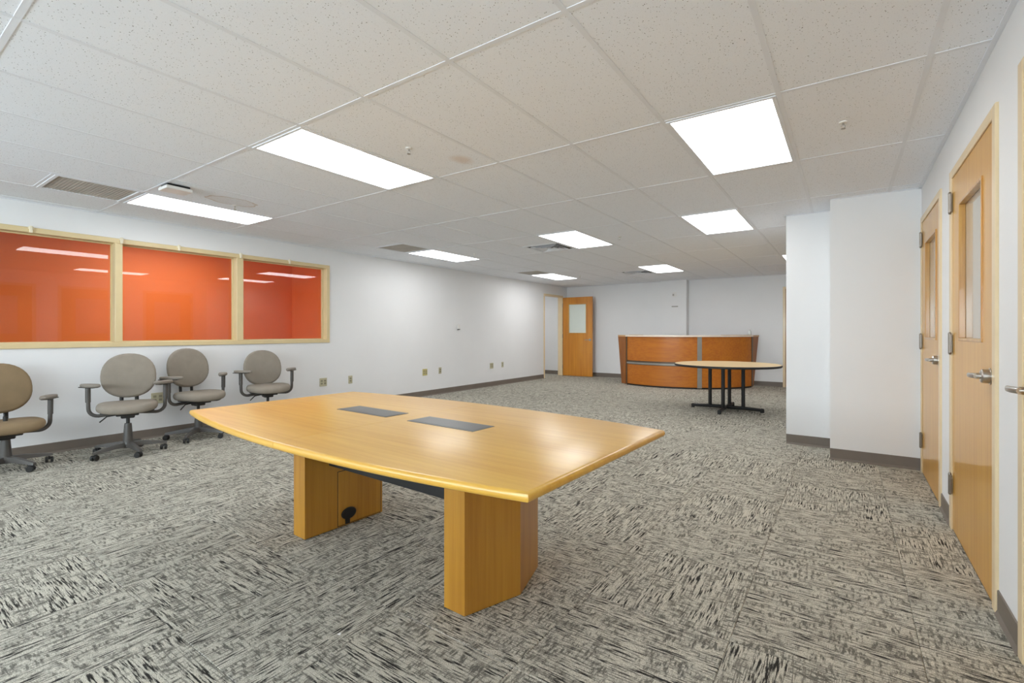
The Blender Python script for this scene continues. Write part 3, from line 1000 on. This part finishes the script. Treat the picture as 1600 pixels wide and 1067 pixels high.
# gables that widen towards the top
GE = []
for (pt, top, bot) in ((PL, cw(2.64 - 0.125, 11.12 + 0.22), cw(2.64 - 0.055, 11.12 + 0.16)), (PR, cw(5.24 + 0.245, 10.52 + 0.20), cw(5.24 + 0.085, 10.52 + 0.10))):
    p, t_, b_ = pt - origin, top - origin, bot - origin
    d = (t_ - p); nrm = Vector((-d.y, d.x, 0)).normalized() * 0.025
    mb = MB()
    mb.ring([[(p.x, p.y, 0.02), (b_.x, b_.y, 0.02), (t_.x, t_.y, DZ), (p.x, p.y, DZ)],
             [(p.x + nrm.x, p.y + nrm.y, 0.02), (b_.x + nrm.x, b_.y + nrm.y, 0.02), (t_.x + nrm.x, t_.y + nrm.y, DZ), (p.x + nrm.x, p.y + nrm.y, DZ)]])
    mb.build('gable', M['desk_side'], dk)
    GE.append((p, t_))
# counter
arc_slab(aL, aR, DR - 0.22, DR + 0.03, DZ, DZ + 0.035, 28).build('counter_top', M['desk_top'], dk, True)
for (p, t_), a in zip(GE, (aL, aR)):
    q = Vector(dp(a, DR - 0.22, 0)); f = Vector(dp(a, DR + 0.03, 0))
    u = (t_ - p).normalized() * 0.03
    MB().prism([(f.x, f.y), (t_.x + u.x, t_.y + u.y), (t_.x * 0.86 + q.x * 0.14, t_.y * 0.86 + q.y * 0.14), (q.x, q.y)] if a == aL else [(q.x, q.y), (t_.x * 0.86 + q.x * 0.14, t_.y * 0.86 + q.y * 0.14), (t_.x + u.x, t_.y + u.y), (f.x, f.y)], DZ, DZ + 0.035).build('counter_cap', M['desk_cap'], dk)
for (f0, f1) in ((0.03, 0.12), (0.74, 0.84), (0.89, 0.99)):
    arc_slab(aL + (aR - aL) * f0, aL + (aR - aL) * f1, DR - 0.18, DR + 0.0, DZ + 0.035, DZ + 0.042, 5).build('counter_inlay', M['desk_cap'], dk, True)

bp = Vector(dp(aR, DR - 0.05, 0)) + origin
bt = thing('bottle', 'small clear bottle on the right end of the reception counter', 'bottle', (bp.x, bp.y, DZ + 0.035), 0)
MB().lathe([(0.0005, 0), (0.032, 0), (0.035, 0.006), (0.035, 0.07), (0.028, 0.088), (0.013, 0.10), (0.013, 0.112), (0.0005, 0.112)], n=18).build('body', M['bottle'], bt, True)
MB().lathe([(0.0005, 0.112), (0.015, 0.112), (0.015, 0.13), (0.0005, 0.13)], n=14).build('cap', M['white_plastic'], bt, True)


sp = thing('paper_scrap', 'tiny white paper scrap lying on the carpet near the camera', 'scrap', (-1.669, 1.188, 0), 0.6)
MB().ring([[(-0.006, -0.004, 0.0003), (0.005, -0.005, 0.0003), (0.007, 0.004, 0.0003), (-0.004, 0.005, 0.0003)],
           [(-0.005, -0.003, 0.003), (0.004, -0.004, 0.002), (0.006, 0.003, 0.005), (-0.003, 0.004, 0.002)]]).build('crumpled_paper', M['white_plastic'], sp)

# ================================================================== OFFICE CHAIRS
def cushion(w, d, th, nexp=2.5, nu=36, nv=9, warp=None):
    """rounded slab: superellipse outline w (y) by d (x), pillow section th"""
    mb = MB()
    loops = []
    for k in range(nv + 1):
        ph = -math.pi / 2 + math.pi * k / nv
        sc = max(math.cos(ph), 0.0) ** 0.38
        sc = max(sc, 0.002)
        z = th / 2 * math.sin(ph)
        lp = []
        for q in range(nu):
            a = 2 * math.pi * q / nu
            c, s = math.cos(a), math.sin(a)
            x = math.copysign(abs(c) ** (2 / nexp), c) * d / 2
            y = math.copysign(abs(s) ** (2 / nexp), s) * w / 2
            e = 1 - (1 - sc) * 0.5 if sc > 0.1 else sc
            sx = sc if sc < 0.5 else 1 - (1 - sc) * 0.35
            p = Vector((x * sx, y * sx, z))
            if warp: p = warp(p)
            lp.append(p)
        loops.append(lp)
    mb.ring(loops)
    return mb


def build_chair():
    t = thing('office_chair', '', 'chair', (0, 0, 0), 0, 'office chairs along the left wall')
    low, up = [], []
    # five-star base
    hub = MB().lathe([(0.0005, 0.062), (0.045, 0.062), (0.05, 0.075), (0.05, 0.11), (0.04, 0.125), (0.0005, 0.125)], n=20).build('base_hub', M['darkmetal'], t, True)
    for k in range(5):
        a = R(72 * k + 20)
        rot = Matrix.Rotation(a, 4, 'Z')
        loops = []
        for (x, w, z0, z1) in ((0.03, 0.032, 0.068, 0.118), (0.12, 0.027, 0.072, 0.112), (0.23, 0.022, 0.066, 0.096), (0.30, 0.020, 0.060, 0.082), (0.315, 0.015, 0.060, 0.078)):
            loops.append([rot @ Vector(p) for p in ((x, -w, z0), (x, w, z0), (x, w * 0.65, z1), (x, -w * 0.65, z1))])
        leg = MB().ring(loops).build('base_leg', M['darkmetal'], t, True)
        cs = MB()
        cx = 0.292
        cs.lathe([(0.0005, 0.040), (0.006, 0.040), (0.006, 0.066), (0.0005, 0.066)], tuple(rot @ Vector((cx, 0, 0))), 8)
        sw = Matrix.Translation(rot @ Vector((cx, 0, 0.0265))) @ Matrix.Rotation(a + R(35 + 40 * k), 4, 'Z')
        for s in (-1, 1):
            loops = []
            for (r, yy) in ((0.0005, s * 0.009), (0.024, s * 0.009), (0.0265, s * 0.013), (0.0265, s * 0.024), (0.022, s * 0.028), (0.0005, s * 0.028)):
                loops.append([sw @ Vector((r * math.cos(2 * math.pi * q / 16) - 0.012, yy, r * math.sin(2 * math.pi * q / 16))) for q in range(16)])
            cs.ring(loops)
        cs.box(-0.03, 0.012, -0.008, 0.008, 0.004, 0.03, 0.002, mat=sw)
        cs.build('caster', M['chairblack'], leg, True)
    col = MB().lathe([(0.0005, 0.12), (0.042, 0.12), (0.040, 0.15), (0.030, 0.29), (0.028, 0.30), (0.0005, 0.30)], n=20).build('gas_column', M['darkmetal'], t, True)
    MB().lathe([(0.0005, 0.29), (0.016, 0.29), (0.016, 0.47), (0.0005, 0.47)], n=14).build('piston', M['chairblack'], col, True)
    # upper part
    mech = MB().box(-0.14, 0.10, -0.09, 0.09, 0.385, 0.425, 0.008, 2).box(-0.05, 0.05, -0.055, 0.055, 0.355, 0.39, 0.008).build('tilt_mechanism', M['chairblack'], t)
    MB().tube([(0.03, -0.08, 0.395), (0.03, -0.16, 0.385), (0.04, -0.215, 0.335)], 0.006, 8).build('lever', M['chairblack'], mech, True)
    MB().tube([(-0.05, 0.08, 0.395), (-0.05, 0.20, 0.39)], 0.006, 8).build('lever', M['chairblack'], mech, True)

    def seat_warp(p):
        z = p.z
        if p.x > 0.08: z -= (p.x - 0.08) ** 2 * 0.9
        z += 0.10 * p.y * p.y * (1 if z > 0 else 0.4)
        return Vector((p.x, p.y, z))
    seat = cushion(0.485, 0.45, 0.085, 2.6, warp=seat_warp)
    st = seat.build('seat', M['fabric'], t, 'all', loc=(0.03, 0, 0.472))
    MB().prism([(0.03 + 0.20 * math.cos(2 * math.pi * q / 24), 0.215 * math.sin(2 * math.pi * q / 24)) for q in range(24)], 0.422, 0.436).build('seat_pan', M['chairblack'], t)
    # back
    rot = Matrix.Translation((-0.215, 0, 0.762)) @ Matrix.Rotation(R(-9), 4, 'Y')

    def back_warp(p):
        # cushion lies in x-y; stand it up: x -> z, z -> -x ; wider towards the middle, curved round the sitter
        h, yy, dpt = p.x, p.y, p.z
        yy *= 1.0 + 0.10 * (h / 0.23) * -1 * 0.35
        dpt += 0.55 * yy * yy - 0.05 * math.cos(h * 6) * 0.2
        return rot @ Vector((dpt, yy, h))
    cushion(0.455, 0.455, 0.075, 2.25, warp=back_warp).build('backrest', M['fabric'], t, 'all')
    for s in (-1, 1):
        MB().tube([(-0.10, 0.062 * s, 0.415), (-0.19, 0.062 * s, 0.425), (-0.235, 0.062 * s, 0.46), (-0.243, 0.062 * s, 0.56), (-0.25, 0.062 * s, 0.74)], 0.017, 8, 0.008).build('back_strut', M['chairblack'], t, True)
    MB().box(-0.262, -0.235, -0.05, 0.05, 0.585, 0.61, 0.003).build('back_bracket', M['chairblack'], t)
    # arms
    for s in (-1, 1):
        pts = [(-0.02, 0.07 * s, 0.405), (-0.02, 0.15 * s, 0.398), (-0.02, 0.225 * s, 0.392)]
        for k in range(1, 7):
            a = math.pi / 2 * k / 6
            pts.append((-0.02, (0.225 + 0.075 * math.sin(a)) * s, 0.392 + 0.075 * (1 - math.cos(a))))
        pts += [(-0.02, 0.302 * s, 0.54), (-0.02, 0.304 * s, 0.672)]
        arm = MB().tube(pts, 0.0165, 10).build('armrest', M['darkmetal'], t, True)
        MB().tube([(-0.02, 0.303 * s, 0.53), (-0.02, 0.304 * s, 0.672)], 0.021, 10).build('arm_sleeve', M['darkmetal'], arm, True)
        pm = Matrix.Translation((0.0, 0.285 * s, 0.693)) @ Matrix.Rotation(-s * R(38), 4, 'Z')
        cushion(0.092, 0.235, 0.032, 2.3, 24, 7, warp=lambda p: pm @ p).build('arm_pad', M['pad'], arm, 'all')
        MB().box(-0.12, 0.07, -0.03, 0.03, -0.022, -0.014, 0.003, mat=pm).build('pad_plate', M['chairblack'], arm)
    return t


UPPER = ('tilt_mechanism', 'seat', 'seat_pan', 'backrest', 'back_strut', 'back_bracket', 'armrest')
CH = [('taupe fabric office chair between the browner chair and the one behind the table corner', (-5.893, 1.758), -19, 0.0, 'fabric', 0.0),
      ('browner tan office chair cut off by the left edge of the picture', (-6.06, 0.93), 5, -0.085, 'fabric_tan', 0.025),
      ('taupe office chair right behind the left corner of the conference table', (-6.12, 2.485), 8, 0.012, 'fabric', 0.02),
      ('taupe office chair furthest right, its base hidden by the conference table', (-6.04, 3.25), -11, 0.03, 'fabric', -0.045)]
proto = build_chair()
chairs = [proto] + [copy_tree(proto) for _ in CH[1:]]
for ch, (lab, (x, y), ang, lift, fab, sc) in zip(chairs, CH):
    ch.location = (x, y, 0); ch.rotation_euler = (0, 0, R(ang))
    ch['label'] = lab
    for c in ch.children:
        base = c.name.split('.')[0]
        if base in UPPER: c.location.z += lift
        if base == 'backrest': c.location.z += sc
        if base in ('seat', 'backrest') and fab != 'fabric':
            c.data = c.data.copy(); c.data.materials[0] = M[fab]
